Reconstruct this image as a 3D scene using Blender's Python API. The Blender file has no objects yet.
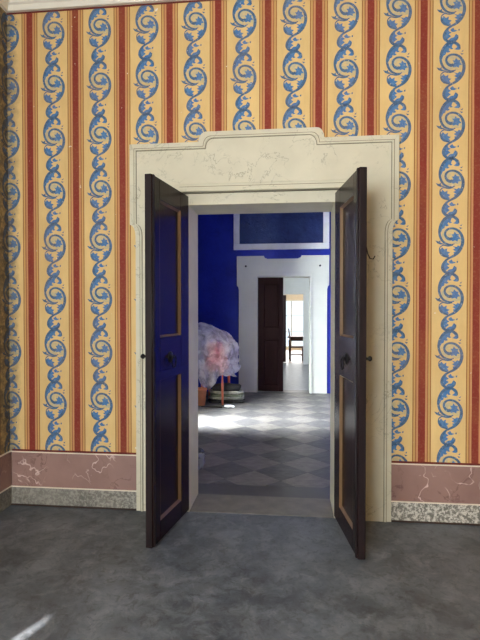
import bpy, bmesh, math, random
from mathutils import Vector, Matrix, noise
from mathutils.geometry import tessellate_polygon
random.seed(7)
scene = bpy.context.scene
COL = scene.collection
PI = math.pi

# ------------------------------------------------------------------ camera, world, sun, area lights, exposure
cam_d = bpy.data.cameras.new('camera')
cam_d.sensor_fit = 'VERTICAL'; cam_d.sensor_height = 32.0; cam_d.lens = 481 / 640 * 32.0
cam_d.clip_start = 0.05; cam_d.clip_end = 200
cam = bpy.data.objects.new('camera', cam_d); COL.objects.link(cam)
cam.location = (0, -3.65, 1.55)
cam.rotation_euler = (PI / 2 - math.atan(8 / 481), 0, math.radians(6))
scene.camera = cam

world = bpy.data.worlds.new('sky'); scene.world = world; world.use_nodes = True
bg = world.node_tree.nodes['Background']
bg.inputs[0].default_value = (0.80, 0.90, 1.0, 1); bg.inputs[1].default_value = 1.4

def area(name, loc, direction, sx, sy, watts, color):
    d = bpy.data.lights.new(name, 'AREA'); d.shape = 'RECTANGLE'; d.size = sx; d.size_y = sy
    d.energy = watts; d.color = color
    o = bpy.data.objects.new(name, d); COL.objects.link(o); o.location = loc
    o.rotation_euler = Vector(direction).to_track_quat('-Z', 'Z').to_euler()
    return o
# daylight coming in through the window openings built below
area('daylight_back_window', (-1.30, -6.34, 1.95), (0, 1, 0), 1.3, 2.7, 285, (0.90, 0.96, 1.0))
area('daylight_left_window', (-2.50, -5.05, 1.95), (1, 0.25, 0), 1.3, 2.5, 460, (0.90, 0.96, 1.0))
area('daylight_blue_room', (-5.0, 1.20, 2.8), (1, 0.25, -0.30), 7.2, 3.4, 20500, (0.81, 0.915, 1.0))
area('added_fill_blue_room', (3.3, 2.3, 2.2), (-1, -0.2, 0), 1.2, 1.9, 55, (0.95, 0.98, 1.0))  # added fill light, brightens the left jamb and the plastic sheet
area('daylight_white_room', (2.75, 8.2, 1.6), (-1, 0, 0), 1.3, 2.2, 180, (0.86, 0.93, 1.0))
area('added_fill_study', (3.0, 13.5, 1.7), (-1, 0, 0), 1.7, 1.9, 160, (1.0, 0.98, 0.95))  # added fill for the backlit wall of the study
area('daylight_study', (0.3, 16.55, 1.1), (0, -1, 0), 1.6, 2.0, 80, (1.0, 0.98, 0.95))

sun_d = bpy.data.lights.new('sun', 'SUN'); sun_d.energy = 16.0; sun_d.angle = math.radians(0.6)
sun_d.color = (1.0, 0.97, 0.94)
sun = bpy.data.objects.new('sun', sun_d); COL.objects.link(sun)
_e = math.radians(50)
sun.rotation_euler = Vector((0.41 * math.cos(_e), 0.912 * math.cos(_e), -math.sin(_e))).to_track_quat('-Z', 'Y').to_euler()

vs = scene.view_settings
vs.view_transform = 'Standard'; vs.look = 'None'; vs.gamma = 1.0; vs.use_curve_mapping = False
vs.exposure = 0.0
scene.cycles.use_denoising = True

# ------------------------------------------------------------------ material helpers
def lin(c):
    out = []
    for v in c[:3]:
        v /= 255.0
        out.append(v / 12.92 if v <= 0.04045 else ((v + 0.055) / 1.055) ** 2.4)
    return (*out, 1.0)

class NT:
    def __init__(s, name):
        s.m = bpy.data.materials.new(name); s.m.use_nodes = True
        s.t = s.m.node_tree; s.n = s.t.nodes; s.b = s.n['Principled BSDF']
    def new(s, typ, **kw):
        n = s.n.new(typ)
        for k, v in kw.items(): setattr(n, k, v)
        return n
    def link(s, a, b): s.t.links.new(a, b)
    def val(s, sock, v):
        if hasattr(v, 'node'): s.link(v, sock)
        else: sock.default_value = v
    def pos(s): return s.new('ShaderNodeNewGeometry').outputs['Position']
    def math(s, op, a, b=0.0, c=None):
        n = s.new('ShaderNodeMath', operation=op)
        s.val(n.inputs[0], a); s.val(n.inputs[1], b)
        if c is not None: s.val(n.inputs[2], c)
        return n.outputs[0]
    def noise(s, vec, scale, detail=4, rough=0.55, dist=0.0, sc=None):
        if sc:
            m = s.new('ShaderNodeMapping'); s.link(vec, m.inputs[0]); m.inputs['Scale'].default_value = sc; vec = m.outputs[0]
        n = s.new('ShaderNodeTexNoise'); s.link(vec, n.inputs['Vector'])
        n.inputs['Scale'].default_value = scale; n.inputs['Detail'].default_value = detail
        n.inputs['Roughness'].default_value = rough; n.inputs['Distortion'].default_value = dist
        return n.outputs[0]
    def ramp(s, fac, stops, interp='LINEAR'):
        r = s.new('ShaderNodeValToRGB'); r.color_ramp.interpolation = interp
        e = r.color_ramp.elements
        while len(e) < len(stops): e.new(0.5)
        for el, (p, c) in zip(e, stops):
            el.position = p; el.color = c if len(c) == 4 else (*c, 1)
        s.link(fac, r.inputs[0]); return r.outputs[0]
    def fmap(s, fac, lo, hi, a=0.0, b=1.0):
        n = s.new('ShaderNodeMapRange'); s.val(n.inputs[0], fac)
        for i, v in enumerate((lo, hi, a, b)): n.inputs[i + 1].default_value = v
        return n.outputs[0]
    def mix(s, fac, a, b, mode='MIX'):
        n = s.new('ShaderNodeMixRGB', blend_type=mode)
        s.val(n.inputs[0], fac); s.val(n.inputs[1], a); s.val(n.inputs[2], b); return n.outputs[0]
    def bump(s, h, strength=0.3, dist=0.01):
        n = s.new('ShaderNodeBump'); n.inputs['Strength'].default_value = strength; n.inputs['Distance'].default_value = dist
        s.link(h, n.inputs['Height']); s.link(n.outputs[0], s.b.inputs['Normal'])
    def done(s, color=None, rough=0.6, spec=0.5, metal=0.0):
        if color is not None: s.val(s.b.inputs['Base Color'], color)
        s.val(s.b.inputs['Roughness'], rough); s.b.inputs['Specular IOR Level'].default_value = spec
        s.b.inputs['Metallic'].default_value = metal
        return s.m

M = {}
def simple(name, c, rough=0.6, spec=0.4, var=0.12, scale=6.0, metal=0.0, bump=0.0):
    k = NT(name); p = k.pos(); n = k.noise(p, scale, 5)
    a = lin(c); f = k.fmap(n, 0.3, 0.7, 1 - var, 1 + var)
    comb = k.new('ShaderNodeCombineColor')
    for i in range(3): k.link(f, comb.inputs[i])
    col = k.mix(1.0, a, comb.outputs[0], 'MULTIPLY')
    if bump: k.bump(n, bump)
    M[name] = k.done(col, rough, spec, metal); return M[name]

# painted wall decoration: vertical stripes, chips and corner grime
P0, PER = -0.1718, 0.3776
YEL, RED = (220, 188, 128), (132, 52, 42)
def chips_and_grime(k, p, col):
    n1 = k.noise(p, 21, 3, 0.6, 0.4); n2 = k.noise(p, 4.5, 2, 0.5)
    chip = k.math('MULTIPLY', k.fmap(n1, 0.705, 0.725), k.fmap(n2, 0.5, 0.56))
    col = k.mix(chip, col, lin((228, 220, 204)))
    soft = k.noise(p, 2.2, 5, 0.6); soft2 = k.noise(p, 60, 3, 0.6)
    col = k.mix(k.fmap(soft, 0.45, 0.75, 0.0, 0.22), col, lin((170, 120, 66)))
    col = k.mix(k.fmap(soft2, 0.5, 0.8, 0.0, 0.10), col, lin((235, 205, 150)))
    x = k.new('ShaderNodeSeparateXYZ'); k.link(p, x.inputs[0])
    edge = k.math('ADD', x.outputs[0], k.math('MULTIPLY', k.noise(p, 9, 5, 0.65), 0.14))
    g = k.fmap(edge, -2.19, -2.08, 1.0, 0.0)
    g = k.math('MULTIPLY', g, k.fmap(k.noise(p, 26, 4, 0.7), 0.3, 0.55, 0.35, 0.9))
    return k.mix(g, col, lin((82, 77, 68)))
def wallpaper(name, axis):
    k = NT(name); p = k.pos(); s = k.new('ShaderNodeSeparateXYZ'); k.link(p, s.inputs[0])
    c = s.outputs[0] if axis == 0 else k.math('ADD', s.outputs[1], -2.249)
    wob = k.math('MULTIPLY', k.math('SUBTRACT', k.noise(p, 5, 3), 0.5), 0.004)
    c = k.math('ADD', c, wob)
    t = k.math('ADD', k.math('DIVIDE', k.math('SUBTRACT', c, P0), PER), 100.5)
    d = k.math('ABSOLUTE', k.math('SUBTRACT', k.math('FRACT', t), 0.5))      # 0 at the red stripe, 0.5 at the scroll
    d = k.math('MULTIPLY', d, PER / 0.1)                                     # 1.0 = 100 mm from the stripe centre
    br, pk, tan = lin((132, 86, 46)), lin((196, 136, 96)), lin((202, 158, 100))
    e = 0.012
    stops = [(0.0, lin(RED)), (0.258 - e, lin(RED)), (0.258 + e, lin((214, 168, 112))), (0.30, pk), (0.40 - e, pk), (0.40 + e, br), (0.455 - e, br), (0.455 + e, tan),
             (0.59 - e, tan), (0.59 + e, br), (0.655 - e, br), (0.655 + e, lin(YEL)), (1.0, lin(YEL))]
    col = k.ramp(d, stops)
    redvar = k.noise(p, 3, 6, 0.7, 0, (3, 1, 0.6))
    col = k.mix(k.fmap(redvar, 0.35, 0.7, 0.0, 0.16), col, lin((96, 50, 38)))
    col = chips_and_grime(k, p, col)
    k.bump(k.noise(p, 30, 4), 0.06, 0.01)
    M[name] = k.done(col, 0.75, 0.2)
wallpaper('wallpaper_front', 0); wallpaper('wallpaper_side', 1)
def scroll_mat(name, c, c2):
    k = NT(name); p = k.pos()
    col = k.mix(k.fmap(k.noise(p, 34, 3, 0.6), 0.40, 0.62), lin(c), lin(c2))
    col = k.mix(k.fmap(k.noise(p, 70, 3, 0.7), 0.60, 0.72, 0, 0.75), col, lin((206, 200, 178)))
    s = k.new('ShaderNodeSeparateXYZ'); k.link(p, s.inputs[0])
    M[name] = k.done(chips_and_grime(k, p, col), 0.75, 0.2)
scroll_mat('scroll_blue', (66, 112, 166), (84, 126, 168))
scroll_mat('scroll_slate', (66, 94, 124), (76, 110, 146))
scroll_mat('scroll_pale', (208, 182, 126), (178, 172, 142))

def marble(name, base, dark, vein, veinw=0.012, scale=3.0, rough=0.5, bright=None, amount=0.8, spec=0.35):
    k = NT(name); p = k.pos()
    n = k.noise(p, scale * 0.6, 6, 0.6)
    col = k.mix(k.fmap(n, 0.3, 0.75), lin(base), lin(dark))
    v = k.math('ABSOLUTE', k.math('SUBTRACT', k.noise(p, scale, 5, 0.62, 0.6), 0.5))
    msk = k.fmap(k.noise(p, scale * 0.7, 2), 0.42, 0.6)
    col = k.mix(k.math('MULTIPLY', k.fmap(v, 0.0, veinw, amount, 0.0), msk), col, lin(vein))
    if bright:
        b = k.math('ABSOLUTE', k.math('SUBTRACT', k.noise(p, scale * 1.3, 3, 0.5, 0.3), 0.47))
        mb = k.fmap(k.noise(p, scale * 0.9, 2), 0.50, 0.58)
        col = k.mix(k.math('MULTIPLY', k.fmap(b, 0.0, 0.014, 0.9, 0.0), mb), col, lin(bright))
    k.bump(k.noise(p, 40, 4), 0.05, 0.01)
    M[name] = k.done(col, rough, spec)
marble('cream_marble', (206, 199, 176), (188, 182, 160), (142, 138, 120), 0.010, 4.2, 0.55)
marble('pink_marble', (156, 124, 114), (132, 102, 95), (108, 78, 74), 0.02, 4.0, 0.45, (222, 196, 186))
def skirting():
    k = NT('grey_stone'); p = k.pos()
    col = k.mix(k.fmap(k.noise(p, 5, 6, 0.65), 0.3, 0.7), lin((98, 95, 88)), lin((128, 124, 115)))
    s = k.new('ShaderNodeSeparateXYZ'); k.link(p, s.inputs[0])
    wear = k.fmap(k.noise(p, 42, 4, 0.75, 0.3), 0.46, 0.56)
    side = k.fmap(s.outputs[0], -1.9, 0.6, 0.2, 0.9)
    col = k.mix(k.math('MULTIPLY', wear, side), col, lin((206, 200, 188)))
    M['grey_stone'] = k.done(col, 0.6, 0.3)
skirting()
simple('white_line', (226, 214, 196), 0.6, 0.3)
simple('dark_red_line', (104, 44, 36), 0.7, 0.2)
simple('line_grey', (118, 112, 96), 0.7, 0.2)
simple('cornice_white', (224, 218, 204), 0.6, 0.3, 0.05, 3)
simple('ceiling_white', (214, 208, 196), 0.8, 0.2, 0.04, 2)
simple('jamb_grey', (216, 208, 182), 0.5, 0.4, 0.07, 5)
simple('edge_brown', (58, 44, 38), 0.6, 0.3)

def floor_mat():
    k = NT('floor_cement'); p = k.pos()
    a = k.noise(p, 1.4, 7, 0.68, 0.3); b = k.noise(p, 7, 6, 0.7, 0.5); c = k.noise(p, 45, 3, 0.6)
    col = k.mix(k.fmap(a, 0.32, 0.68), lin((60, 63, 67)), lin((110, 115, 121)))
    col = k.mix(k.fmap(b, 0.45, 0.70, 0, 0.6), col, lin((136, 139, 143)))
    col = k.mix(k.fmap(k.noise(p, 16, 5, 0.7, 0.8), 0.54, 0.62, 0, 0.35), col, lin((54, 52, 50)))
    col = k.mix(k.fmap(c, 0.55, 0.8, 0, 0.35), col, lin((46, 44, 42)))
    scr = k.math('ABSOLUTE', k.math('SUBTRACT', k.noise(p, 3.2, 3, 0.5, 0.2, (1, 2.2, 1)), 0.5))
    col = k.mix(k.math('MULTIPLY', k.fmap(scr, 0, 0.006, 0.4, 0), k.fmap(b, 0.5, 0.6)), col, lin((140, 140, 138)))
    k.bump(b, 0.08, 0.01)
    M['floor_cement'] = k.done(col, k.fmap(b, 0.3, 0.7, 0.42, 0.62), 0.4)
floor_mat()
def wood_dark(name, c1, c2, rough, coat=0.0, spec=0.4, brush=0.06):
    k = NT(name); tc = k.new('ShaderNodeTexCoord').outputs['Object']
    n = k.noise(tc, 7, 6, 0.65, 0.8, (6, 6, 0.35))
    col = k.mix(k.fmap(n, 0.3, 0.72), lin(c1), lin(c2))
    k.bump(k.noise(tc, 9, 3, 0.6, 0.3, (9, 9, 0.25)), brush, 0.006)
    k.b.inputs['Coat Weight'].default_value = coat; k.b.inputs['Coat Roughness'].default_value = 0.12
    M[name] = k.done(col, rough, spec)
wood_dark('door_wood', (22, 13, 14), (40, 20, 21), 0.24, 0.0, 0.14, 0.25)
wood_dark('door_edge', (24, 18, 19), (40, 30, 31), 0.5, 0.0, 0.15)
wood_dark('door_tan', (116, 88, 58), (94, 70, 46), 0.38, 0.0, 0.4)
wood_dark('far_door_wood', (30, 12, 12), (46, 20, 20), 0.5, 0.0, 0.12)
wood_dark('furniture_wood', (46, 24, 18), (72, 38, 28), 0.45)
simple('iron_black', (18, 17, 18), 0.4, 0.5, 0.1, 10, 0.6)

def blue_wall(name, c1, c2, bump):
    k = NT(name); p = k.pos()
    n = k.noise(p, 3.5, 7, 0.7, 0.4)
    col = k.mix(k.fmap(n, 0.3, 0.72), lin(c1), lin(c2))
    k.bump(k.noise(p, 14, 6, 0.6, 0.8), bump, 0.03)
    M[name] = k.done(col, 0.55, 0.35)
blue_wall('blue_wall', (14, 28, 122), (24, 44, 156), 0.25)
blue_wall('blue_panel', (22, 36, 82), (44, 64, 116), 0.9)
simple('chalk_white', (210, 208, 192), 0.6, 0.3, 0.05, 3)
simple('panel_frame', (228, 224, 216), 0.6, 0.3, 0.08, 5)
def tile_mat(name, c1, c2):
    k = NT(name); p = k.pos()
    oi = k.new('ShaderNodeObjectInfo').outputs['Random']
    n = k.noise(p, 9, 6, 0.65, 0.8, (1, 2, 1))
    col = k.mix(k.fmap(n, 0.3, 0.7), lin(c1), lin(c2))
    col = k.mix(k.fmap(oi, 0, 1, 0, 0.25), col, lin((104, 100, 98)))
    M[name] = k.done(col, k.fmap(n, 0.3, 0.7, 0.34, 0.5), 0.25)
tile_mat('tile_light', (120, 113, 104), (102, 96, 90))
tile_mat('tile_dark', (86, 82, 79), (69, 66, 64))
simple('grout', (70, 68, 66), 0.8, 0.2)
simple('threshold_stone', (108, 102, 92), 0.42, 0.4, 0.25, 8)
simple('border_stone', (66, 62, 60), 0.35, 0.4, 0.2, 6)
simple('white_plaster', (226, 228, 226), 0.8, 0.2, 0.03, 3)
simple('tan_plaster', (232, 220, 198), 0.8, 0.2, 0.03, 3)
simple('pale_floor', (128, 132, 138), 0.4, 0.4, 0.2, 12)
simple('brown_floor', (128, 104, 84), 0.35, 0.4, 0.15, 8)
simple('window_paint', (214, 214, 208), 0.5, 0.4, 0.04)
simple('shutter_paint', (92, 88, 78), 0.6, 0.3, 0.08)
simple('salmon_wood', (232, 128, 98), 0.5, 0.4, 0.12, 10)
simple('red_upholstery', (222, 58, 50), 0.8, 0.2, 0.12, 20)
simple('terracotta', (232, 150, 104), 0.7, 0.2, 0.1, 12)
simple('blanket_olive', (108, 112, 92), 0.9, 0.1, 0.25, 25)
simple('blanket_dark', (58, 56, 54), 0.9, 0.1, 0.25, 25)
simple('blanket_pale', (168, 164, 150), 0.9, 0.1, 0.2, 25)
simple('paper_white', (230, 230, 228), 0.8, 0.2, 0.05)
simple('stick_dark', (50, 42, 38), 0.6, 0.3)
def plastic(name, alpha, tint, spread=0.1):
    k = NT(name); p = k.pos()
    n = k.noise(p, 7, 4, 0.6, 0.4)
    k.val(k.b.inputs['Alpha'], k.fmap(n, 0.40, 0.60, alpha - spread, alpha + spread))
    k.bump(k.noise(p, 26, 4, 0.6, 0.6), 0.5, 0.02)
    M[name] = k.done(lin(tint), 0.28, 0.6)
plastic('clear_sheet', 0.42, (250, 246, 244), 0.14); plastic('clear_tub', 0.30, (190, 194, 196))
def glass():
    k = NT('window_glass')
    k.b.inputs['Alpha'].default_value = 0.12
    M['window_glass'] = k.done(lin((235, 240, 245)), 0.05, 0.5)
glass()

# ------------------------------------------------------------------ mesh helpers
class MB:
    def __init__(s): s.bm = bmesh.new(); s.mats = []
    def slot(s, m):
        if m not in s.mats: s.mats.append(m)
        return s.mats.index(m)
    def face(s, pts, mat=None):
        f = s.bm.faces.new([s.bm.verts.new(p) for p in pts])
        if mat: f.material_index = s.slot(mat)
        return f
    def box(s, x0, x1, y0, y1, z0, z1, mat=None, mats=None):
        v = [s.bm.verts.new((x, y, z)) for z in (z0, z1) for y in (y0, y1) for x in (x0, x1)]
        idx = {'-z': (0, 2, 3, 1), '+z': (4, 5, 7, 6), '-y': (0, 1, 5, 4), '+y': (2, 6, 7, 3), '-x': (0, 4, 6, 2), '+x': (1, 3, 7, 5)}
        for k, q in idx.items():
            f = s.bm.faces.new([v[i] for i in q])
            mm = (mats or {}).get(k, mat)
            if mm: f.material_index = s.slot(mm)
    def prism(s, poly, a0, a1, axis='y', mat=None):
        """poly: list of 2-D points; extruded along axis from a0 to a1"""
        def P(q, a):
            return {'y': (q[0], a, q[1]), 'x': (a, q[0], q[1]), 'z': (q[0], q[1], a)}[axis]
        A = [s.bm.verts.new(P(q, a0)) for q in poly]; B = [s.bm.verts.new(P(q, a1)) for q in poly]
        fs = [s.bm.faces.new(A), s.bm.faces.new(B[::-1])]
        n = len(poly)
        for i in range(n): fs.append(s.bm.faces.new([A[i], B[i], B[(i + 1) % n], A[(i + 1) % n]]))
        if mat:
            for f in fs: f.material_index = s.slot(mat)
    def tube(s, pts, r, seg=8, mat=None, closed=False):
        pts = [Vector(p) for p in pts]; n = len(pts); rings = []
        rr = r if isinstance(r, (list, tuple)) else [r] * n
        ref = Vector((0, 0, 1))
        for i in range(n):
            a = pts[i - 1] if (i > 0 or closed) else pts[i]; b = pts[(i + 1) % n] if (i < n - 1 or closed) else pts[i]
            t = (b - a).normalized()
            u = t.cross(ref)
            if u.length < 1e-3: u = t.cross(Vector((0, 1, 0)))
            u.normalize(); w = t.cross(u)
            rings.append([s.bm.verts.new(pts[i] + u * rr[i] * math.cos(2 * PI * k / seg) + w * rr[i] * math.sin(2 * PI * k / seg)) for k in range(seg)])
        m = n if closed else n - 1
        for i in range(m):
            A, B = rings[i], rings[(i + 1) % n]
            for k in range(seg):
                f = s.bm.faces.new([A[k], A[(k + 1) % seg], B[(k + 1) % seg], B[k]]); f.smooth = True
        if not closed:
            s.bm.faces.new(rings[0][::-1]); s.bm.faces.new(rings[-1])
    def lathe(s, prof, seg=24, center=(0, 0, 0), axis='z'):
        rings = []
        for r, z in prof:
            ring = []
            for k in range(seg):
                a = 2 * PI * k / seg
                p = (r * math.cos(a), r * math.sin(a), z) if axis == 'z' else (r * math.cos(a), z, r * math.sin(a))
                ring.append(s.bm.verts.new(Vector(p) + Vector(center)))
            rings.append(ring)
        for A, B in zip(rings, rings[1:]):
            for k in range(seg):
                f = s.bm.faces.new([A[k], A[(k + 1) % seg], B[(k + 1) % seg], B[k]]); f.smooth = True
        s.bm.faces.new(rings[0][::-1]); s.bm.faces.new(rings[-1])
    def ribbon(s, path, w, y0, y1, closed=False):
        """flat mitred bar following a 2-D (x,z) path, width w, from depth y0 (wall) to y1 (front)"""
        n = len(path); L = []; R = []
        for i in range(n):
            p = Vector(path[i])
            d0 = (p - Vector(path[i - 1])).normalized() if (i > 0 or closed) else None
            d1 = (Vector(path[(i + 1) % n]) - p).normalized() if (i < n - 1 or closed) else None
            d0 = d0 or d1; d1 = d1 or d0
            n0 = Vector((-d0.y, d0.x)); n1 = Vector((-d1.y, d1.x)); b = (n0 + n1)
            b = b / max(0.3, (1 + n0.dot(n1)))
            L.append(p + b * w / 2); R.append(p - b * w / 2)
        v = [[s.bm.verts.new((q.x, y, q.y)) for q in S] for S in (L, R) for y in (y0, y1)]
        l0, l1, r0, r1 = v
        m = n if closed else n - 1
        for i in range(m):
            j = (i + 1) % n
            s.bm.faces.new([l1[i], l1[j], r1[j], r1[i]]); s.bm.faces.new([l0[i], l0[j], l1[j], l1[i]])
            s.bm.faces.new([r1[i], r1[j], r0[j], r0[i]]); s.bm.faces.new([r0[i], r0[j], l0[j], l0[i]])
        if not closed:
            s.bm.faces.new([l0[0], l1[0], r1[0], r0[0]]); s.bm.faces.new([l1[-1], l0[-1], r0[-1], r1[-1]])
    def build(s, name, mat=None, parent=None, bevel=0.0, smooth=False, loc=None):
        bmesh.ops.recalc_face_normals(s.bm, faces=s.bm.faces[:])
        me = bpy.data.meshes.new(name); s.bm.to_mesh(me); s.bm.free()
        for m in (s.mats or [mat]): me.materials.append(M[m])
        if smooth:
            for p in me.polygons: p.use_smooth = True
        o = bpy.data.objects.new(name, me); COL.objects.link(o)
        if parent: o.parent = parent
        if loc: o.location = loc
        if bevel:
            b = o.modifiers.new('bevel', 'BEVEL'); b.width = bevel; b.segments = 2; b.limit_method = 'ANGLE'; b.angle_limit = 0.7
        return o
def empty(name, loc=(0, 0, 0), rz=0.0):
    o = bpy.data.objects.new(name, None); COL.objects.link(o); o.location = loc; o.rotation_euler = (0, 0, rz)
    o.empty_display_size = 0.1; return o
def tag(o, label=None, cat=None, group=None, kind=None):
    for k, v in (('label', label), ('category', cat), ('group', group), ('kind', kind)):
        if v: o[k] = v
    return o
def struct(o, label): return tag(o, label, kind='structure')
def boxo(name, b, mat, parent=None, bevel=0.0):
    m = MB(); m.box(*b); return m.build(name, mat, parent, bevel)

# ------------------------------------------------------------------ the near room
XL, XR, YB, ZC = -2.249, 3.40, -6.0, 4.15
CX = -0.226                                  # centre line of the near doorway
OH, OT = 0.553, 2.37                         # opening half width and top
WT = 0.36                                    # thickness of the wall between the rooms
m = MB()
fm = {'-y': 'wallpaper_front', '+y': 'blue_wall', '+x': 'jamb_grey', '-x': 'jamb_grey', '-z': 'jamb_grey', '+z': 'jamb_grey'}
m.box(XL, CX - OH, 0, WT, 0, ZC, mats=fm); m.box(CX + OH, XR, 0, WT, 0, ZC, mats=fm)
m.box(CX - OH, CX + OH, 0, WT, OT, ZC, mats=fm)
wall_front = struct(m.build('wall_front'), 'wall painted with red stripes and blue scrolls around the doorway')
# left wall with a shuttered window beside the camera
m = MB()
LW = (-4.30, -3.45, 0.5, 3.7); LW2 = (-5.7, -4.4, 0.7, 3.2); LT = 0.18
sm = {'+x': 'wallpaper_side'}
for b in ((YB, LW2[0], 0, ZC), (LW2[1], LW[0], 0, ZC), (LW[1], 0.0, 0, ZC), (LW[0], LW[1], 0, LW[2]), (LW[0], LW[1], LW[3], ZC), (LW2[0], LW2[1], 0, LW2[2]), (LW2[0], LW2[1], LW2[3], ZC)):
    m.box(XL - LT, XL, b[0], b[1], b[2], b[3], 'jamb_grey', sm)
wall_left = struct(m.build('wall_left'), 'side wall with the same painted stripes in the grimy left corner')
m = MB(); m.box(XR, XR + 0.3, YB, WT, 0, ZC, 'jamb_grey', {'-x': 'wallpaper_side'})
struct(m.build('wall_right'), 'painted side wall of the near room beyond the right edge')
BW = (-1.95, -0.65, 0.6, 3.3)
m = MB(); bmats = {'+y': 'wallpaper_front'}
for b in ((XL - LT, BW[0], 0, ZC), (BW[1], XR + 0.3, 0, ZC), (BW[0], BW[1], 0, BW[2]), (BW[0], BW[1], BW[3], ZC)):
    m.box(b[0], b[1], YB - 0.3, YB, b[2], b[3], 'jamb_grey', bmats)
struct(m.build('wall_back'), 'window wall of the near room behind the camera')
def window(name, x0, x1, z0, z1, y, label, cols=2, rows=3, t=0.05, rot=False):
    r = empty(name, (0, 0, 0)); struct(r, label)
    def bx(nm, a0, a1, c0, c1, th, mat):
        m = MB()
        if rot: m.box(y - th / 2, y + th / 2, a0, a1, c0, c1)
        else: m.box(a0, a1, y - th / 2, y + th / 2, c0, c1)
        return m.build(nm, mat, r)
    for a0, a1 in ((x0, x0 + 0.06), (x1 - 0.06, x1)): bx('frame_post', a0, a1, z0, z1, t, 'window_paint')
    for c0, c1 in ((z0, z0 + 0.06), (z1 - 0.06, z1)): bx('frame_rail', x0 + 0.06, x1 - 0.06, c0, c1, t, 'window_paint')
    for i in range(1, cols):
        a = x0 + (x1 - x0) * i / cols; bx('mullion', a - 0.025, a + 0.025, z0 + 0.06, z1 - 0.06, t, 'window_paint')
    for j in range(1, rows):
        c = z0 + (z1 - z0) * j / rows
        for i in range(cols):
            a0 = x0 + (x1 - x0) * i / cols + (0.06 if i == 0 else 0.025); a1 = x0 + (x1 - x0) * (i + 1) / cols - (0.06 if i == cols - 1 else 0.025)
            bx('glazing_bar', a0, a1, c - 0.012, c + 0.012, t * 0.7, 'window_paint')
    return r
window('window_1', *BW, YB - 0.18, 'tall casement window behind the camera in the back wall')
window('window_2', *LW2, XL - 0.10, 'tall casement window in the left wall behind the camera', rot=True)
sh = struct(empty('window_3', (0, 0, 0)), 'shuttered window in the left wall with a narrow gap')
boxo('shutter', (XL - 0.06, XL - 0.03, LW[0], -3.86, LW[2], LW[3]), 'shutter_paint', sh)
boxo('shutter', (XL - 0.06, XL - 0.03, -3.68, LW[1], LW[2], LW[3]), 'shutter_paint', sh)
boxo('shutter_board', (XL - 0.06, XL - 0.03, -3.86, -3.68, 3.17, LW[3]), 'shutter_paint', sh)
m = MB(); m.box(XL - LT, XR + 0.3, YB - 0.3, 0.0, -0.12, 0.0)
struct(m.build('floor', 'floor_cement'), 'worn dark grey cement floor of the near room')
m = MB(); m.box(XL - LT, XR + 0.3, YB - 0.3, WT, ZC, ZC + 0.15)
struct(m.build('ceiling', 'ceiling_white'), 'white plaster ceiling of the near room')

# cornice: stepped profile swept along the front, left and right walls
cprof = [(0, 3.925), (0.028, 3.925), (0.034, 3.965), (0.05, 3.975), (0.052, 3.99), (0.075, 4.02), (0.11, 4.06), (0.115, 4.09), (0.16, 4.15), (0, 4.15)]
m = MB()
path = [(XL, YB), (XL, 0.0), (XR, 0.0), (XR, YB)]
rings = []
for i, (x, y) in enumerate(path):
    ring = []
    for d, z in cprof:
        if i == 0: q = (x + d, y, z)
        elif i == 1: q = (x + d, y - d, z)
        elif i == 2: q = (x - d, y - d, z)
        else: q = (x - d, y, z)
        ring.append(m.bm.verts.new(q))
    rings.append(ring)
for A, B in zip(rings, rings[1:]):
    for i in range(len(cprof)): m.bm.faces.new([A[i], B[i], B[(i + 1) % len(cprof)], A[(i + 1) % len(cprof)]])
m.bm.faces.new(rings[0]); m.bm.faces.new(rings[-1][::-1])
corn = struct(m.build('trim_2', 'cornice_white'), 'white plaster cornice along the top of the painted wall')
boxo('red_line', (XL + 0.002, XR, -0.002, 0.0, 3.912, 3.925), 'dark_red_line', corn)

# ------------------------------------------------------------------ scroll ornament (paint film laid on the wall, one object per repeat)
S = 0.000797
def mp(x, y): return ((x - 192) * S, -(y - 65) * S)
def catmull(pts, n=5):
    out = []
    P = [pts[0]] + list(pts) + [pts[-1]]
    for i in range(1, len(P) - 2):
        a, b, c, d = P[i - 1], P[i], P[i + 1], P[i + 2]
        for k in range(n):
            t = k / n
            out.append(tuple(0.5 * ((2 * b[j]) + (-a[j] + c[j]) * t + (2 * a[j] - 5 * b[j] + 4 * c[j] - d[j]) * t * t + (-a[j] + 3 * b[j] - 3 * c[j] + d[j]) * t ** 3) for j in range(len(b))))
    out.append(pts[-1]); return out
def stroke(m, pts, depth, mat, n=4):
    """pts: (x, y, width) in tracing units"""
    pts = catmull(pts, n); L = []; R = []
    for i, p in enumerate(pts):
        a = pts[max(i - 1, 0)]; b = pts[min(i + 1, len(pts) - 1)]
        d = Vector((b[0] - a[0], b[1] - a[1]));  d.normalize(); nn = Vector((-d.y, d.x)) * p[2] * 1.0
        q = mp(p[0] + nn.x, p[1] + nn.y); L.append(m.bm.verts.new((q[0], depth, q[1])))
        q = mp(p[0] - nn.x, p[1] - nn.y); R.append(m.bm.verts.new((q[0], depth, q[1])))
    for i in range(len(pts) - 1):
        f = m.bm.faces.new([L[i], L[i + 1], R[i + 1], R[i]]); f.material_index = m.slot(mat)
def blob(m, pts, depth, mat):
    q = [Vector((*mp(*p), 0.0)) for p in pts]
    vs_ = [m.bm.verts.new((v.x, depth, v.y)) for v in q]
    for tri in tessellate_polygon([q]):
        f = m.bm.faces.new([vs_[i] for i in tri]); f.material_index = m.slot(mat)
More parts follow.
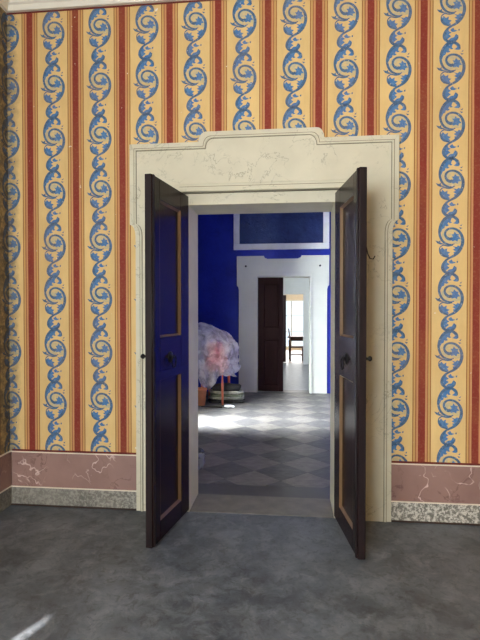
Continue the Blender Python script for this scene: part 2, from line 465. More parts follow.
def motif_mesh():
    m = MB()
    d0, d1, d2 = -0.0006, -0.0010, -0.0014
    B, K, L = 'scroll_blue', 'scroll_slate', 'scroll_pale'
    # pale inside of the spiral
    blob(m, [(120, 215), (150, 190), (205, 190), (262, 210), (294, 262), (296, 320), (262, 330), (215, 320), (165, 318), (128, 285)], d0, L)
    # big leaves
    blob(m, [(104, 205), (106, 165), (122, 128), (152, 98), (190, 80), (222, 82), (205, 100), (200, 122), (214, 134), (192, 140), (182, 128), (172, 146), (188, 158), (164, 168), (152, 160), (146, 184), (128, 192), (116, 222)], d1, B)
    blob(m, [(206, 80), (240, 84), (264, 104), (276, 132), (266, 148), (244, 146), (222, 140), (236, 130), (248, 118), (232, 100)], d1, B)
    blob(m, [(200, 282), (222, 262), (206, 238), (226, 240), (236, 216), (252, 236), (276, 240), (270, 258), (290, 282), (266, 286), (262, 308), (240, 296), (216, 304)], d1, B)
    blob(m, [(306, 318), (302, 360), (282, 396), (246, 430), (214, 446), (232, 418), (226, 402), (248, 398), (220, 380), (242, 368), (218, 346), (252, 356), (266, 342), (284, 350)], d1, B)
    blob(m, [(106, 388), (126, 356), (146, 378), (172, 366), (168, 394), (198, 404), (178, 420), (194, 440), (156, 448), (122, 426)], d1, B)
    blob(m, [(130, 528), (138, 496), (172, 468), (172, 496), (196, 512), (172, 526), (194, 544), (172, 560), (150, 584)], d1, B)
    blob(m, [(190, 560), (218, 556), (234, 526), (258, 544), (250, 576), (222, 598), (186, 600), (162, 586)], d1, B)
    blob(m, [(184, 488), (210, 468), (222, 488), (250, 496), (222, 508), (198, 506)], d1, B)
    # main stems
    stroke(m, [(272, 140, 4), (262, 105, 9), (225, 80, 12), (185, 80, 14), (145, 102, 13), (115, 150, 12), (102, 205, 11), (108, 255, 11), (130, 300, 10), (165, 326, 9), (205, 334, 7), (236, 326, 4)], d2, K)
    stroke(m, [(214, 272, 10), (196, 284, 14), (168, 270, 12), (152, 240, 10), (160, 208, 10), (190, 188, 9), (235, 190, 10), (275, 215, 11), (300, 258, 13), (307, 305, 14), (298, 352, 14), (275, 395, 14), (240, 430, 12), (195, 454, 9), (160, 478, 10), (136, 515, 12), (132, 552, 13), (152, 582, 12), (190, 596, 12), (228, 584, 10), (250, 556, 7), (238, 532, 4)], d2, K)
    stroke(m, [(104, 362, 4), (110, 398, 10), (132, 430, 10), (168, 446, 7), (196, 452, 4)], d2, K)
    stroke(m, [(104, 362, 4), (134, 338, 6), (180, 346, 6), (222, 340, 4)], d2, K)
    # tufts
    blob(m, [(66, 294), (96, 304), (112, 292), (112, 314), (150, 328), (112, 332), (84, 320)], d1, K)
    blob(m, [(280, 162), (302, 148), (296, 166)], d1, K); blob(m, [(274, 176), (304, 184), (286, 194)], d1, K)
    blob(m, [(254, 486), (268, 482), (266, 500), (256, 500)], d1, K)
    return m
def finish(m, name):
    bmesh.ops.triangulate(m.bm, faces=[f for f in m.bm.faces if len(f.verts) > 4])
    for f in m.bm.faces:
        if f.normal.y > 0: f.normal_flip()
    m.bm.normal_update()
    for f in m.bm.faces:
        if f.normal.y > 0: f.normal_flip()
    me = bpy.data.meshes.new(name); m.bm.to_mesh(me)
    for q in m.mats: me.materials.append(M[q])
    return me
mm = motif_mesh(); full = finish(mm, 'scroll_motif')
def half(keep_right):
    b = mm.bm.copy()
    bmesh.ops.bisect_plane(b, geom=b.verts[:] + b.edges[:] + b.faces[:], plane_co=(0, 0, 0), plane_no=(1, 0, 0), clear_outer=not keep_right, clear_inner=keep_right)
    me = bpy.data.meshes.new('scroll_half'); b.to_mesh(me); b.free()
    for q in mm.mats: me.materials.append(M[q])
    return me
def cut_at(z):
    b = mm.bm.copy()
    bmesh.ops.bisect_plane(b, geom=b.verts[:] + b.edges[:] + b.faces[:], plane_co=(0, 0, z), plane_no=(0, 0, 1), clear_inner=True)
    me = bpy.data.meshes.new('scroll_cut'); b.to_mesh(me); b.free()
    for q in mm.mats: me.materials.append(M[q])
    return me
half_r, half_l = half(True), half(False)
ZP, Z0, DADO = 0.4175, 3.507, 0.431
rows = [Z0 + ZP - 0.0] + [Z0 - ZP * i for i in range(8)]
def put(me, loc, rz, parent):
    o = bpy.data.objects.new('scroll_motif', me); COL.objects.link(o); o.parent = parent
    o.location = loc; o.rotation_euler = (0, 0, rz); return o
HF, HT_EAR, HT_MID = 1.012, 2.842, 2.918       # surround half width and tops (see below)
last = Z0 - ZP * 7
cut = cut_at(DADO - last)
for k in range(-5, 9):
    x = P0 + PER * (k - 0.5)
    if x > XR - 0.1 or x < XL - 0.01: continue
    corner = abs(x - XL) < 0.02
    for i in range(8):
        z = Z0 - ZP * i
        if abs(x - CX) < 0.86 and z < HT_EAR - 0.02: continue        # wholly behind the door surround
        if corner:
            put(half_r, (XL, 0, z), 0, wall_front); put(half_l, (XL, 0, z), PI / 2, wall_left)
        else:
            put(cut if i == 7 else full, (x, 0, z), 0, wall_front)
    zt = Z0 + ZP
    b = None
# the row under the cornice is cut by it
b = mm.bm.copy()
bmesh.ops.bisect_plane(b, geom=b.verts[:] + b.edges[:] + b.faces[:], plane_co=(0, 0, 3.912 - Z0 - ZP), plane_no=(0, 0, 1), clear_outer=True)
topme = bpy.data.meshes.new('scroll_top'); b.to_mesh(topme); b.free()
for q in mm.mats: topme.materials.append(M[q])
for k in range(-4, 9):
    x = P0 + PER * (k - 0.5)
    if x < XR - 0.1: put(topme, (x, 0, Z0 + ZP), 0, wall_front)
for me_, par_, rz_, keep in ((None, wall_front, 0, True), (None, wall_left, PI / 2, False)):
    b = mm.bm.copy()
    bmesh.ops.bisect_plane(b, geom=b.verts[:] + b.edges[:] + b.faces[:], plane_co=(0, 0, 3.912 - Z0 - ZP), plane_no=(0, 0, 1), clear_outer=True)
    bmesh.ops.bisect_plane(b, geom=b.verts[:] + b.edges[:] + b.faces[:], plane_co=(0, 0, 0), plane_no=(1, 0, 0), clear_outer=not keep, clear_inner=keep)
    hm = bpy.data.meshes.new('scroll_top_half'); b.to_mesh(hm); b.free()
    for q in mm.mats: hm.materials.append(M[q])
    put(hm, (XL, 0, Z0 + ZP), rz_, par_)
mm.bm.free()

# ------------------------------------------------------------------ painted marble dado and skirting
def dado(name, x0, x1, label):
    r = struct(empty(name, ((x0 + x1) / 2, 0, 0)), label)
    def B(nm, y, z0, z1, mat, bev=0.0):
        m = MB(); c = (x0 + x1) / 2; m.box(x0 - c, x1 - c, -y, 0, z0, z1); return m.build(nm, mat, r, bev)
    B('grey_skirting', 0.020, 0.0, 0.146, 'grey_stone', 0.002); B('white_fillet', 0.022, 0.146, 0.153, 'white_line')
    B('pink_marble_panel', 0.012, 0.153, 0.424, 'pink_marble'); B('white_fillet', 0.014, 0.424, 0.432, 'white_line')
    B('red_line', 0.003, 0.432, 0.446, 'dark_red_line'); B('floor_strip', 0.030, 0.0, 0.012, 'edge_brown', 0.003)
dado('baseboard_front', XL + 0.02, CX - 0.969, 'pink marbled dado with grey skirting left of the door')
dado('baseboard_right', CX + 0.969, XR, 'pink marbled dado with flaking grey skirting right of the door')
r = struct(empty('baseboard_left', (XL, -3, 0)), 'pink marbled dado along the left side wall')
for nm, x, z0, z1, mat in (('grey_skirting', 0.020, 0.0, 0.146, 'grey_stone'), ('white_fillet', 0.022, 0.146, 0.153, 'white_line'), ('pink_marble_panel', 0.012, 0.153, 0.424, 'pink_marble'), ('white_fillet', 0.014, 0.424, 0.432, 'white_line')):
    m = MB(); m.box(0, x, -3, 3, z0, z1); m.build(nm, mat, r)

# ------------------------------------------------------------------ door surround of the near doorway
def arc(cx, cz, r, a0, a1, n=6): return [(cx + r * math.cos(a0 + (a1 - a0) * i / n), cz + r * math.sin(a0 + (a1 - a0) * i / n)) for i in range(n + 1)]
def surround_path(o):
    """right half then left half of the outer edge, moved inwards by o; from bottom right, over the top, to bottom left"""
    r = []
    lo, ea = 0.967 - o, 1.012 - o
    r += [(lo, 0.0), (lo, 2.135)]
    r += [(lo + (ea - lo) * (1 - math.cos(PI / 2 * i / 5)), 2.135 + 0.09 * math.sin(PI / 2 * i / 5)) for i in range(1, 6)]
    r += [(ea, 2.842 - o), (0.472 - o, 2.842 - o)]
    r += [(0.472 - o - 0.055 * (1 - math.cos(PI / 2 * i / 5)), 2.842 - o + 0.076 * math.sin(PI / 2 * i / 5)) for i in range(1, 6)]
    return [(CX + x, z) for x, z in r] + [(CX - x, z) for x, z in reversed(r)]
out = surround_path(0.0)
RI, RT = 0.628, 2.462
m = MB()
m.prism(out + [(CX - RI, 0.0), (CX - RI, RT), (CX + RI, RT), (CX + RI, 0.0)], -0.030, 0.0, 'y')
sur = struct(m.build('trim_1', 'cream_marble', None, 0.003), 'cream marbled door surround with eared corners and raised top')
for o, w, y, mat, nm in ((0.045, 0.013, -0.037, 'cream_marble', 'bead_moulding'), (0.0545, 0.005, -0.0315, 'line_grey', 'dark_line'), (0.0355, 0.004, -0.0315, 'line_grey', 'dark_line')):
    m = MB(); m.ribbon(surround_path(o), w, -0.029, y); m.build(nm, mat, sur, 0.002 if 'bead' in nm else 0)
# inner lintel moulding above the leaves
for z0, z1, y in ((2.462, 2.486, -0.052), (2.486, 2.500, -0.040), (2.522, 2.527, -0.0345)):
    m = MB(); m.box(CX - 0.66, CX + 0.66, y, -0.029, z0, z1); m.build('lintel_moulding', 'cream_marble', sur, 0.003)
for z0, z1, y in ((2.455, 2.4615, -0.031), (2.5005, 2.505, -0.0315)):  # grey strips that paint the shadow lines of the lintel moulding
    m = MB(); m.box(CX - 0.62, CX + 0.62, y, -0.029 if z0 > 2.47 else -0.006, z0, z1); m.build('dark_line', 'line_grey', sur)
# rebate frame set in the opening, in which the leaves close
m = MB(); m.prism([(CX - RI, 0), (CX - RI, RT), (CX + RI, RT), (CX + RI, 0), (CX + OH, 0), (CX + OH, OT), (CX - OH, OT), (CX - OH, 0)], -0.006, 0.0, 'y')
m.build('rebate', 'cream_marble', sur)
# lining of the passage
m = MB(); m.box(CX - OH, CX + OH, 0.0, WT, -0.10, 0.004)
struct(m.build('trim_3', 'threshold_stone'), 'worn stone threshold under the open door leaves')

# ------------------------------------------------------------------ panelled door leaves
def frame_mould(m, u0, u1, z0, z1, w, yo, yi, s):
    """mitred sloped moulding: yo at the outer edge, yi at the inner edge"""
    O = [(u0, z0), (u1, z0), (u1, z1), (u0, z1)]; I = [(u0 + w, z0 + w), (u1 - w, z0 + w), (u1 - w, z1 - w), (u0 + w, z1 - w)]
    for i in range(4):
        j = (i + 1) % 4
        a, b, c, d = [m.bm.verts.new((q[0], s * y, q[1])) for q, y in ((O[i], yo), (O[j], yo), (I[j], yi), (I[i], yi))]
        e, f = [m.bm.verts.new((q[0], s * (yi + (0.001 if yi > yo else -0.001)), q[1])) for q in (O[i], O[j])]
        m.bm.faces.new([a, b, c, d]); m.bm.faces.new([a, e, f, b])
def leaf(name, loc, rz, s, label, W=0.635, H=2.415, extras=True, mats=('door_wood', 'door_edge', 'door_tan'), t=0.05):
    """visible face at local y = 0, body towards y*s (s = -1 left leaf, +1 right leaf)"""
    r = struct(empty(name, loc, rz), label)
    def B(nm, u0, u1, y0, y1, z0, z1, mat, bev=0.003):
        m = MB(); m.box(u0, u1, min(s * y0, s * y1), max(s * y0, s * y1), z0, z1); return m.build(nm, mat, r, bev)
    us, ue = 0.155 * W / 0.635, 0.515 * W / 0.635
    B('stile', 0, us, 0, t, 0, H, mats[0]); B('stile', ue, W, 0, t, 0, H, mats[0])
    zs = [0, 0.13, 1.08, 1.36, 2.275, 2.415]
    zs = [z * H / 2.415 for z in zs]
    for a in (0, 2, 4): B('rail', us, ue, 0, t, zs[a], zs[a + 1], mats[0])
    for a in (1, 3):
        B('panel', us, ue, 0.021, t - 0.021, zs[a], zs[a + 1], mats[0], 0)
        m = MB(); frame_mould(m, us, ue, zs[a], zs[a + 1], 0.013, 0.0005, 0.020, s); m.build('panel_moulding', mats[2], r)
        m = MB(); frame_mould(m, us, ue, zs[a], zs[a + 1], 0.013, t - 0.0005, t - 0.020, s); m.build('panel_moulding', mats[2], r)
    if extras:
        B('meeting_bead', W - 0.035, W - 0.008, -0.008, 0.0, 0.0, H, mats[1], 0.004)
        B('edge_strip', W, W + 0.006, 0.004, t - 0.004, 0.0, H, mats[1], 0.002)
        # ring pull
        m = MB(); m.lathe([(0.002, 0), (0.040, 0), (0.040, 0.005), (0.030, 0.010), (0.012, 0.012), (0.012, 0.026), (0.004, 0.030)], 20, axis='y')
        h = m.build('rosette', 'iron_black', r, loc=(0.35, 0, 1.215)); h.scale = (1, -s, 1)
        m = MB(); m.tube([(0.036 * math.cos(2 * PI * k / 20), 0.028, -0.030 + 0.040 * math.sin(2 * PI * k / 20)) for k in range(20)], 0.006, 8, closed=True)
        h2 = m.build('ring_pull', 'iron_black', h)
        # small knob on the outer face, hinges
        m = MB(); m.lathe([(0.004, 0), (0.008, 0.0), (0.008, 0.018), (0.016, 0.024), (0.018, 0.032), (0.012, 0.042), (0.003, 0.045)], 14, axis='y')
        k = m.build('knob', 'iron_black', r, loc=(W - 0.03, s * t, 1.24)); k.scale = (1, s, 1)
        for z in (0.3, 1.2, 2.1):
            m = MB(); m.tube([(-0.008, s * (t + 0.004), z - 0.05), (-0.008, s * (t + 0.004), z + 0.05)], 0.008, 8); m.build('hinge', 'iron_black', r)
    return r
aL = math.atan2(-0.626, -0.106); aR = math.atan2(-0.638, 0.089)
door_l = leaf('door_1', (-0.779, -0.010, 0.02), aL, -1, 'dark glossy panelled door leaf standing open left of the doorway')
door_r = leaf('door_2', (0.327, -0.010, 0.02), aR, 1, 'dark glossy panelled door leaf standing open right of the doorway')
m = MB(); m.box(0.03, 0.60, 0.0, 0.005, 1.075, 1.135); m.build('rail_strip', 'door_wood', door_l, 0.002)
m = MB(); m.tube([Vector((0.60, 0.047, 2.02)), Vector((0.603, 0.052, 1.95)), Vector((0.603, 0.065, 1.89)), Vector((0.60, 0.08, 1.862)), Vector((0.60, 0.10, 1.858)), Vector((0.60, 0.112, 1.878))], 0.0035, 6)
m.build('hook_wire', 'iron_black', door_r)

# ------------------------------------------------------------------ the blue room
BL, BR, BF, BC = -1.85, 2.90, 5.62, 4.25
FX, FH, FT = -0.138, 0.497, 2.222            # far doorway
FW = 0.30
m = MB(); g = {'-y': 'blue_wall', '+y': 'white_plaster'}
m.box(-2.7, FX - FH, BF, BF + FW, 0, BC, 'chalk_white', g); m.box(FX + FH, BR, BF, BF + FW, 0, BC, 'chalk_white', g); m.box(FX - FH, FX + FH, BF, BF + FW, FT, BC, 'chalk_white', g)
struct(m.build('wall_far'), 'ultramarine blue wall with a white framed doorway')
FWY = (2.45, 3.0, 0.0, 3.2)
m = MB(); g = {'+x': 'blue_wall'}
for b in ((WT, FWY[0], 0, BC), (FWY[1], BF, 0, BC), (FWY[0], FWY[1], FWY[3], BC)):
    m.box(BL - 0.12, BL, b[0], b[1], b[2], b[3], 'chalk_white', g)
struct(m.build('wall_blue_left'), 'blue wall of the second room with a tall window')
m = MB()
RW = (1.7, 2.9, 1.2, 3.2)
for b in ((WT, RW[0], 0, BC), (RW[1], BF, 0, BC), (RW[0], RW[1], 0, RW[2]), (RW[0], RW[1], RW[3], BC)): m.box(BR, BR + 0.3, *b, 'blue_wall')
window('added_window_blue_room', *RW, BR + 0.15, 'unseen window added in the right wall to brighten the blue room', rot=True)  # added opening for the side fill light, never in view
struct(m.build('wall_blue_right'), 'blue side wall of the second room')
m = MB(); m.box(BL - 0.12, BR + 0.3, WT, BF + FW, BC, BC + 0.15)
struct(m.build('ceiling_blue', 'ceiling_white'), 'white ceiling of the blue room')
fr = struct(empty('window_4', (0, 0, 0)), 'tall narrow french window lighting the blue room floor')
for y0, y1 in ((FWY[0], FWY[0] + 0.03), (FWY[1] - 0.03, FWY[1])): boxo('frame_post', (BL - 0.09, BL - 0.05, y0, y1, 0, FWY[3]), 'window_paint', fr)
boxo('frame_rail', (BL - 0.09, BL - 0.05, FWY[0] + 0.03, FWY[1] - 0.03, FWY[3] - 0.04, FWY[3]), 'window_paint', fr)

m = MB(); m.box(-3.25, XL - LT, 0.02, 0.32, 0, 7.6); struct(m.build('added_sun_block', 'tan_plaster'), 'unseen block added outside to keep the sun out of the french window')  # unseen block, added to stop direct sun reaching the french window
# floor: diagonal tiles, each its own object
flo = MB(); flo.box(BL - 0.12, BR + 0.3, WT, BF + FW, -0.14, -0.008)
floor_b = struct(flo.build('floor_blue', 'grout'), 'diagonal checkered marble floor of the blue room')
boxo('border_slab', (BL, BR, WT, 0.62, -0.010, 0.0), 'border_stone', floor_b)
def clip(poly, axis, val, keep_less):
    out = []
    for i in range(len(poly)):
        a, b = poly[i], poly[(i + 1) % len(poly)]
        ia = (a[axis] <= val) if keep_less else (a[axis] >= val); ib = (b[axis] <= val) if keep_less else (b[axis] >= val)
        if ia: out.append(a)
        if ia != ib:
            t = (val - a[axis]) / (b[axis] - a[axis]); out.append((a[0] + (b[0] - a[0]) * t, a[1] + (b[1] - a[1]) * t))
    return out
HD = 0.2575; GAP = 0.002
def tile_mesh(poly, mat):
    m = MB(); m.prism(poly, -0.010, 0.0, 'z'); bmesh.ops.recalc_face_normals(m.bm, faces=m.bm.faces[:])
    me = bpy.data.meshes.new('tile'); m.bm.to_mesh(me); m.bm.free(); me.materials.append(M[mat]); return me
dia = [(HD - GAP, 0), (0, HD - GAP), (-HD + GAP, 0), (0, -HD + GAP)]
shared = [tile_mesh(dia, 'tile_light'), tile_mesh(dia, 'tile_dark')]
TX, TY = 0.168, 1.785
X0, X1, Y0, Y1 = BL, BR, 0.623, BF
for i in range(-9, 12):
    for j in range(-6, 17):
        if (i + j) % 2: continue
        cx, cy = TX + i * HD, TY + j * HD
        par = i % 2
        poly = [(cx + a, cy + b) for a, b in dia]
        for ax, v, kl in ((0, X0, False), (0, X1, True), (1, Y0, False), (1, Y1, True)):
            poly = clip(poly, ax, v, kl)
            if len(poly) < 3: break
        if len(poly) < 3: continue
        xs_ = [p[0] for p in poly]; ys_ = [p[1] for p in poly]
        if (max(xs_) - min(xs_)) * (max(ys_) - min(ys_)) < 0.002: continue
        whole = len(poly) == 4 and abs(max(xs_) - min(xs_) - 2 * (HD - GAP)) < 1e-6 and abs(max(ys_) - min(ys_) - 2 * (HD - GAP)) < 1e-6
        me = shared[par] if whole else tile_mesh([(p[0] - cx, p[1] - cy) for p in poly], ('tile_light', 'tile_dark')[par])
        o = bpy.data.objects.new('tile', me); COL.objects.link(o); o.parent = floor_b; o.location = (cx, cy, random.uniform(-0.0008, 0.0008))

# far door surround
def far_path():
    lo, ea = 0.842, 0.880
    c = -0.153
    r = [(lo, 0.0), (lo, 1.98), (lo + 0.01, 2.03), (ea, 2.06), (ea, 2.626), (0.36, 2.626), (0.345, 2.60), (0.33, 2.568)]
    return [(c + x, z) for x, z in r] + [(c - x, z) for x, z in reversed(r)]
m = MB(); m.prism(far_path() + [(FX - FH, 0), (FX - FH, FT), (FX + FH, FT), (FX + FH, 0)], BF - 0.035, BF, 'y')
fs = struct(m.build('trim_4', 'chalk_white', None, 0.004), 'white eared surround of the far doorway in the blue wall')
m = MB(); m.ribbon([(FX + FH + 0.03, 0), (FX + FH + 0.03, FT + 0.03), (FX - FH - 0.03, FT + 0.03), (FX - FH - 0.03, 0)], 0.045, BF - 0.030, BF - 0.055)
m.build('inner_moulding', 'chalk_white', fs, 0.006)
m = MB(); m.ribbon([(p[0] * 1.0 + (0.05 if p[0] < FX else -0.05), p[1] - (0.05 if p[1] > 2.3 else 0)) for p in far_path()], 0.010, BF - 0.030, BF - 0.040)
m.build('bead_moulding', 'chalk_white', fs)
for x in (-0.858, 0.555):
    m = MB(); m.lathe([(0.004, 0), (0.02, 0), (0.02, -0.01), (0.008, -0.03), (0.002, -0.032)], 10, axis='y'); m.build('iron_stud', 'iron_black', fs, loc=(x, BF - 0.035, 2.43))
m = MB(); m.box(FX - FH, FX + FH, BF - 0.02, BF + FW, -0.10, 0.004)
struct(m.build('trim_5', 'border_stone'), 'dark stone threshold of the far doorway')

# overdoor panel
od = tag(empty('overdoor_panel', (-0.184, BF, 2.745)), 'blue textured overdoor panel in a pale frame above the far doorway', 'panel')
PW, PH, PF = 0.912, 1.02, 0.115
m = MB(); m.box(-PW + 0.05, PW - 0.05, -0.012, 0, 0.05, PH - 0.05); m.build('panel', 'blue_panel', od)
for nm, b in (('frame_rail', (-PW, PW, 0, PF)), ('frame_rail', (-PW, PW, PH - PF, PH)), ('frame_post', (-PW, -PW + PF, PF, PH - PF)), ('frame_post', (PW - PF, PW, PF, PH - PF))):
    m = MB(); m.box(b[0], b[1], -0.045, 0, b[2], b[3]); m.build(nm, 'panel_frame', od, 0.012)

# far leaves: left one closed
leaf('door_3', (FX - FH + 0.004, BF + 0.06, 0.012), 0.0, 1, 'dark brown door leaf closed across half of the far doorway', W=0.49, H=2.205, extras=False, mats=('far_door_wood', 'far_door_wood', 'far_door_wood'))

# ------------------------------------------------------------------ the white room and the study beyond
A0, A1 = BF + FW, 10.67
m = MB(); m.box(-2.4, 2.6, A0, A1 + 0.3, -0.12, 0.0); struct(m.build('floor_white_room', 'pale_floor'), 'pale polished floor seen through the far doorway')
m = MB(); m.box(-2.7, -2.4, A0, A1 + 0.3, 0, 3.9); struct(m.build('wall_white_left', 'white_plaster'), 'white side wall of the room beyond')
m = MB()
for b in ((A0, 7.5, 0, 3.9), (8.9, A1 + 0.3, 0, 3.9), (7.5, 8.9, 0, 0.4), (7.5, 8.9, 2.8, 3.9)): m.box(2.4, 2.7, b[0], b[1], b[2], b[3])
struct(m.build('wall_white_right', 'white_plaster'), 'white side wall with a window in the room beyond')
window('window_5', 7.5, 8.9, 0.4, 2.8, 2.6, 'side window of the white room beyond the blue room', rot=True)
m = MB(); m.box(-2.7, 2.7, A0, A1 + 0.3, 3.9, 4.05); struct(m.build('ceiling_white_room', 'ceiling_white'), 'white ceiling of the room beyond')
GX0, GX1, GT = -0.66, 0.375, 2.08
m = MB(); g = {'+y': 'tan_plaster'}
m.box(-2.4, GX0, A1, A1 + 0.3, 0, 3.9, 'white_plaster', g); m.box(GX1, 2.4, A1, A1 + 0.3, 0, 3.9, 'white_plaster', g); m.box(GX0, GX1, A1, A1 + 0.3, GT, 3.9, 'white_plaster', g)
struct(m.build('wall_white_far'), 'white wall with the last doorway of the enfilade')
leaf('door_4', (GX0 + 0.01, A1 + 0.30, 0.012), math.radians(22), 1, 'brown panelled door leaf ajar in the last doorway', W=0.555, H=2.055, extras=False, mats=('far_door_wood', 'far_door_wood', 'door_tan'))
S0, S1 = A1 + 0.3, 16.2
m = MB(); m.box(-2.7, 2.9, S0, S1 + 0.3, -0.12, 0.0); struct(m.build('floor_study', 'brown_floor'), 'brown floor of the farthest room')
m = MB(); m.box(-2.9, -2.6, S0, S1, 0, 3.6); struct(m.build('wall_study_left', 'tan_plaster'), 'tan side wall of the farthest room')
m = MB()
for b in ((S0, 12.6, 0, 3.6), (14.4, S1, 0, 3.6), (12.6, 14.4, 0, 0.7), (12.6, 14.4, 2.7, 3.6)): m.box(2.6, 2.9, *b)
window('added_window_study', 12.6, 14.4, 0.7, 2.7, 2.8, 'unseen side window added to brighten the farthest room', rot=True)  # added opening that lets the study fill light in
struct(m.build('wall_study_right', 'tan_plaster'), 'tan side wall of the farthest room on the right')
m = MB(); m.box(-2.9, 2.9, S0, S1 + 0.3, 3.6, 3.75); struct(m.build('ceiling_study', 'ceiling_white'), 'ceiling of the farthest room')
m = MB(); WX0, WX1, WZ0, WZ1 = -0.5, 1.1, 0.08, 2.05
for b in ((-2.9, WX0, 0, 3.6), (WX1, 2.9, 0, 3.6), (WX0, WX1, 0, WZ0), (WX0, WX1, WZ1, 3.6)): m.box(b[0], b[1], S1, S1 + 0.3, b[2], b[3])
struct(m.build('wall_study_far', 'tan_plaster'), 'tan end wall around the bright far window')
w6 = window('window_6', WX0, WX1, WZ0, WZ1, S1 + 0.12, 'bright white window at the end of the enfilade', 3, 3)

# chair and table in the study
ch = tag(empty('dining_chair', (0.19, 11.75, 0), 0), 'dark wooden chair seen side-on in the farthest room', 'chair')
boxo('seat', (-0.21, 0.21, -0.20, 0.20, 0.42, 0.46), 'furniture_wood', ch, 0.008)
for x, y, z in ((0.19, -0.18, 0.42), (0.19, 0.18, 0.42)): boxo('leg', (x - 0.02, x + 0.02, y - 0.02, y + 0.02, 0, z), 'furniture_wood', ch, 0.004)
for y in (-0.18, 0.18):
    m = MB(); m.tube([(-0.19, y, 0), (-0.19, y, 0.45), (-0.215, y, 0.75), (-0.25, y, 1.02)], [0.018, 0.022, 0.020, 0.018], 8); m.build('leg', 'furniture_wood', ch)
for z, x in ((0.97, -0.243), (0.82, -0.224), (0.66, -0.205)): boxo('back_slat', (x - 0.012, x + 0.012, -0.17, 0.17, z - 0.035, z + 0.035), 'furniture_wood', ch, 0.004)
for y in (-0.18, 0.18): boxo('stretcher', (-0.17, 0.17, y - 0.01, y + 0.01, 0.18, 0.205), 'furniture_wood', ch)
tb = tag(empty('table', (0.75, 12.55, 0), 0), 'dark wooden table behind the chair in the farthest room', 'table')
boxo('table_top', (-0.85, 0.85, -0.4, 0.4, 0.70, 0.74), 'furniture_wood', tb, 0.006)
boxo('apron', (-0.78, 0.78, -0.34, 0.34, 0.60, 0.70), 'furniture_wood', tb)
for x in (-0.78, 0.78):
    for y in (-0.34, 0.34):
        m = MB(); m.tube([(x, y, 0), (x, y, 0.35), (x, y, 0.60)], [0.022, 0.030, 0.036], 8); m.build('leg', 'furniture_wood', tb)

# ------------------------------------------------------------------ stored things in the blue room
def rag(v, sc, amp): return noise.noise_vector(Vector(v) * sc) * amp
# padded stool-chair with salmon legs
st = tag(empty('upholstered_chair', (-1.20, 4.57, 0), math.radians(-5)), 'salmon legged chair with red upholstery under the plastic sheet', 'chair')
for x, y in ((0.09, -0.25), (-0.26, -0.25), (0.09, 0.25), (-0.26, 0.25)):
    m = MB(); m.tube([(x * 1.06, y * 1.06, 0), (x, y, 0.35), (x, y, 0.58)], [0.017, 0.022, 0.027], 10); m.build('leg', 'salmon_wood', st)
boxo('seat_frame', (-0.29, 0.12, -0.28, 0.28, 0.56, 0.62), 'salmon_wood', st, 0.01)
m = MB(); bmesh.ops.create_uvsphere(m.bm, u_segments=24, v_segments=14, radius=1.0)
for v in m.bm.verts:
    x, y, z = v.co
    q = lambda a: math.copysign(abs(a) ** 0.6, a)
    v.co = Vector((q(x) * 0.22 - 0.085, q(y) * 0.20, z * 0.11 + 0.70)) + rag(v.co, 2.5, 0.02)
m.build('seat_cushion', 'red_upholstery', st, smooth=True)
m = MB(); bmesh.ops.create_uvsphere(m.bm, u_segments=20, v_segments=12, radius=1.0)
for v in m.bm.verts:
    x, y, z = v.co; v.co = Vector((x * 0.16 - 0.08, y * 0.12 + 0.02, z * 0.12 + 0.91)) + rag(v.co, 2.5, 0.02)
m.build('back_cushion', 'red_upholstery', st, smooth=True)
for x in (-0.26, 0.09):
    m = MB(); m.tube([(x, 0.25, 0.58), (x, 0.26, 0.9), (x, 0.27, 1.14)], 0.02, 8); m.build('back_post', 'salmon_wood', st)
m = MB(); m.tube([(-0.26, 0.27, 1.10), (-0.08, 0.28, 1.15), (0.09, 0.27, 1.10)], 0.022, 8); m.build('back_rail', 'salmon_wood', st)
# crumpled transparent sheet over it
def sheet():
    m = MB(); NA, NV = 96, 40; rings = []
    for iv in range(NV + 1):
        v = iv / NV; ring = []
        for ia in range(NA):
            a = 2 * PI * ia / NA; ca, sa = math.cos(a), math.sin(a)
            # apex left of centre, shoulder falling to the right
            rx, ry = (0.42 if ca > 0 else 0.33), 0.40
            hem = 0.50 + 0.13 * math.sin(a * 2 + 1.1) + 0.09 * math.sin(a * 5 + 0.4) + (0.0 if ca > -0.3 else -0.12)
            top = 1.36
            prof = math.sin(min(1.0, v * 2.6) * PI / 2) ** 0.85 * (1 + 0.10 * math.sin(PI * min(1, v * 1.5)))
            fold = 1 + (0.09 * math.sin(a * 9 + 2.0 * v) + 0.06 * math.sin(a * 17 + 1.3 + 3 * v)) * v
            x = -0.14 * (1 - v) + ca * rx * prof * fold; y = sa * ry * prof * fold
            z = top - (top - hem) * (v ** 1.5) - max(0, ca) * 0.55 * (min(1, v * 2.2) ** 1.2) * max(0.0, 1 - v) ** 0.8 * (0.8 + 0.2 * sa)
            p = Vector((x, y, z))
            p += rag(p, 4.0, 0.06)
            rid = 0.5 - abs(noise.noise(p * 7.0)) * 1.6 + 0.5 * (0.5 - abs(noise.noise(p * 15.0 + Vector((4, 1, 7)))) * 1.6)
            p += Vector((ca * 0.9, sa * 0.9, 0.35)) * rid * 0.07 * min(1.0, v * 3) + rag(p, 24.0, 0.008)
            ring.append(m.bm.verts.new(p))
        rings.append(ring)
    for A, B in zip(rings, rings[1:]):
        for k in range(NA):
            m.bm.faces.new([A[k], A[(k + 1) % NA], B[(k + 1) % NA], B[k]])
    return m
so = sheet().build('plastic_sheet', 'clear_sheet', None, smooth=True, loc=(-1.33, 4.60, 0))
tag(so, 'crumpled transparent plastic sheet draped over the stored chair', 'plastic sheet')
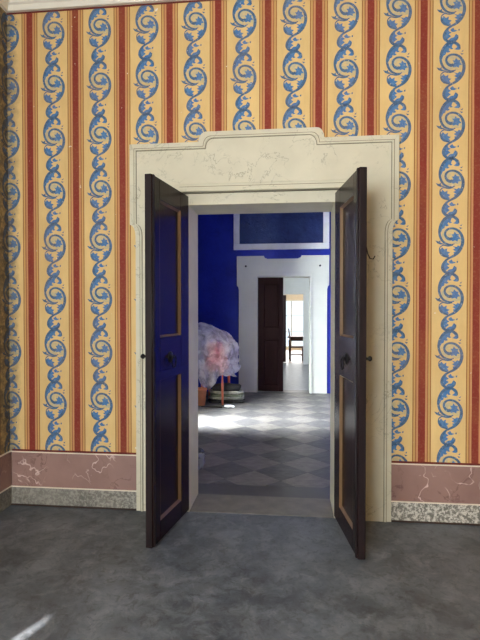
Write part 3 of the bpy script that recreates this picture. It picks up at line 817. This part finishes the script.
# folded blankets stacked on the floor below the chair
specs = [(0.30, 0.165, 0.055, 'blanket_dark', 'dark folded blanket at the bottom of the stack'),
         (0.285, 0.16, 0.05, 'blanket_pale', 'pale folded blanket second from the floor under the chair'),
         (0.275, 0.16, 0.045, 'blanket_olive', 'olive folded blanket third from the floor under the chair'),
         (0.27, 0.155, 0.05, 'blanket_pale', 'pale folded blanket fourth from the floor under the chair'),
         (0.24, 0.15, 0.08, 'blanket_dark', 'dark rumpled blanket on top of the stack under the chair')]
z = 0.0
for i, (a, b_, h, mat, lab) in enumerate(specs):
    m = MB()
    bmesh.ops.create_cube(m.bm, size=2.0)
    bmesh.ops.subdivide_edges(m.bm, edges=m.bm.edges[:], cuts=7, use_grid_fill=True)
    for v in m.bm.verts:
        x, y, zz = v.co
        q = 1 - 0.10 * abs(zz) ** 4
        e = rag((x * 0.9 + i * 3, y * 0.9, zz * 0.3), 1.6, 0.05)
        dome = 0 if i < 4 else (zz > 0) * 0.04 * math.cos(x * PI / 2) * math.cos(y * PI / 2)
        v.co = Vector((x * a * q + e.x, y * b_ * q + e.y, (zz + 1) / 2 * h + dome ))
    o = m.build('folded_blanket', mat, None, smooth=True, loc=(-1.10 + random.uniform(-.012, .012), 4.57, z)); o.rotation_euler = (0, 0, math.radians(random.uniform(-5, 5)))
    tag(o, lab, 'blanket', 'folded blankets under the wrapped chair'); z += h + 0.002
# terracotta bin
m = MB(); m.lathe([(0.060, 0), (0.064, 0.0), (0.090, 0.25), (0.098, 0.25), (0.100, 0.285), (0.088, 0.285), (0.084, 0.26), (0.058, 0.02)], 28)
o = m.build('waste_bin', 'terracotta', None, loc=(-1.475, 4.22, 0)); tag(o, 'tapered terracotta coloured bin beside the wrapped chair', 'bin')
# bits on the floor
m = MB(); bmesh.ops.create_icosphere(m.bm, subdivisions=3, radius=0.05)
for v in m.bm.verts: v.co = Vector((v.co.x * 1.7, v.co.y * 1.1, (v.co.z + 0.05) * 0.38)) + Vector((1, 1, 0.25)) * 0.0 + rag(v.co, 26, 0.014)
lo = min(v.co.z for v in m.bm.verts)
for v in m.bm.verts: v.co.z -= lo
o = m.build('crumpled_paper', 'paper_white', None, loc=(-0.98, 4.06, 0.001)); tag(o, 'small crumpled white paper on the tiles before the blankets', 'paper')
m = MB(); m.tube([(-0.17, 0, 0.012), (0.0, 0.01, 0.012), (0.17, -0.01, 0.012)], 0.011, 8)
o = m.build('stick', 'stick_dark', None, loc=(-1.27, 4.03, 0.001)); tag(o, 'short dark stick lying on the tiles near the bin', 'stick')
m = MB(); m.tube([(-0.10, -0.03, 0.010), (0.0, 0.0, 0.010), (0.10, 0.035, 0.010)], 0.009, 8)
o = m.build('stick', 'stick_dark', None, loc=(-1.02, 4.20, 0.001)); tag(o, 'thin stick on the tiles behind the crumpled paper', 'stick')
# clear tub just inside the doorway
m = MB(); m.lathe([(0.10, 0), (0.125, 0.01), (0.140, 0.05), (0.146, 0.11), (0.140, 0.16), (0.128, 0.178), (0.122, 0.172), (0.134, 0.15), (0.138, 0.11), (0.132, 0.05), (0.118, 0.018), (0.05, 0.012)], 32)
o = m.build('plastic_tub', 'clear_tub', None, loc=(-0.985, 1.02, 0.001)); tag(o, 'clear rounded plastic tub on the floor behind the left jamb', 'tub')
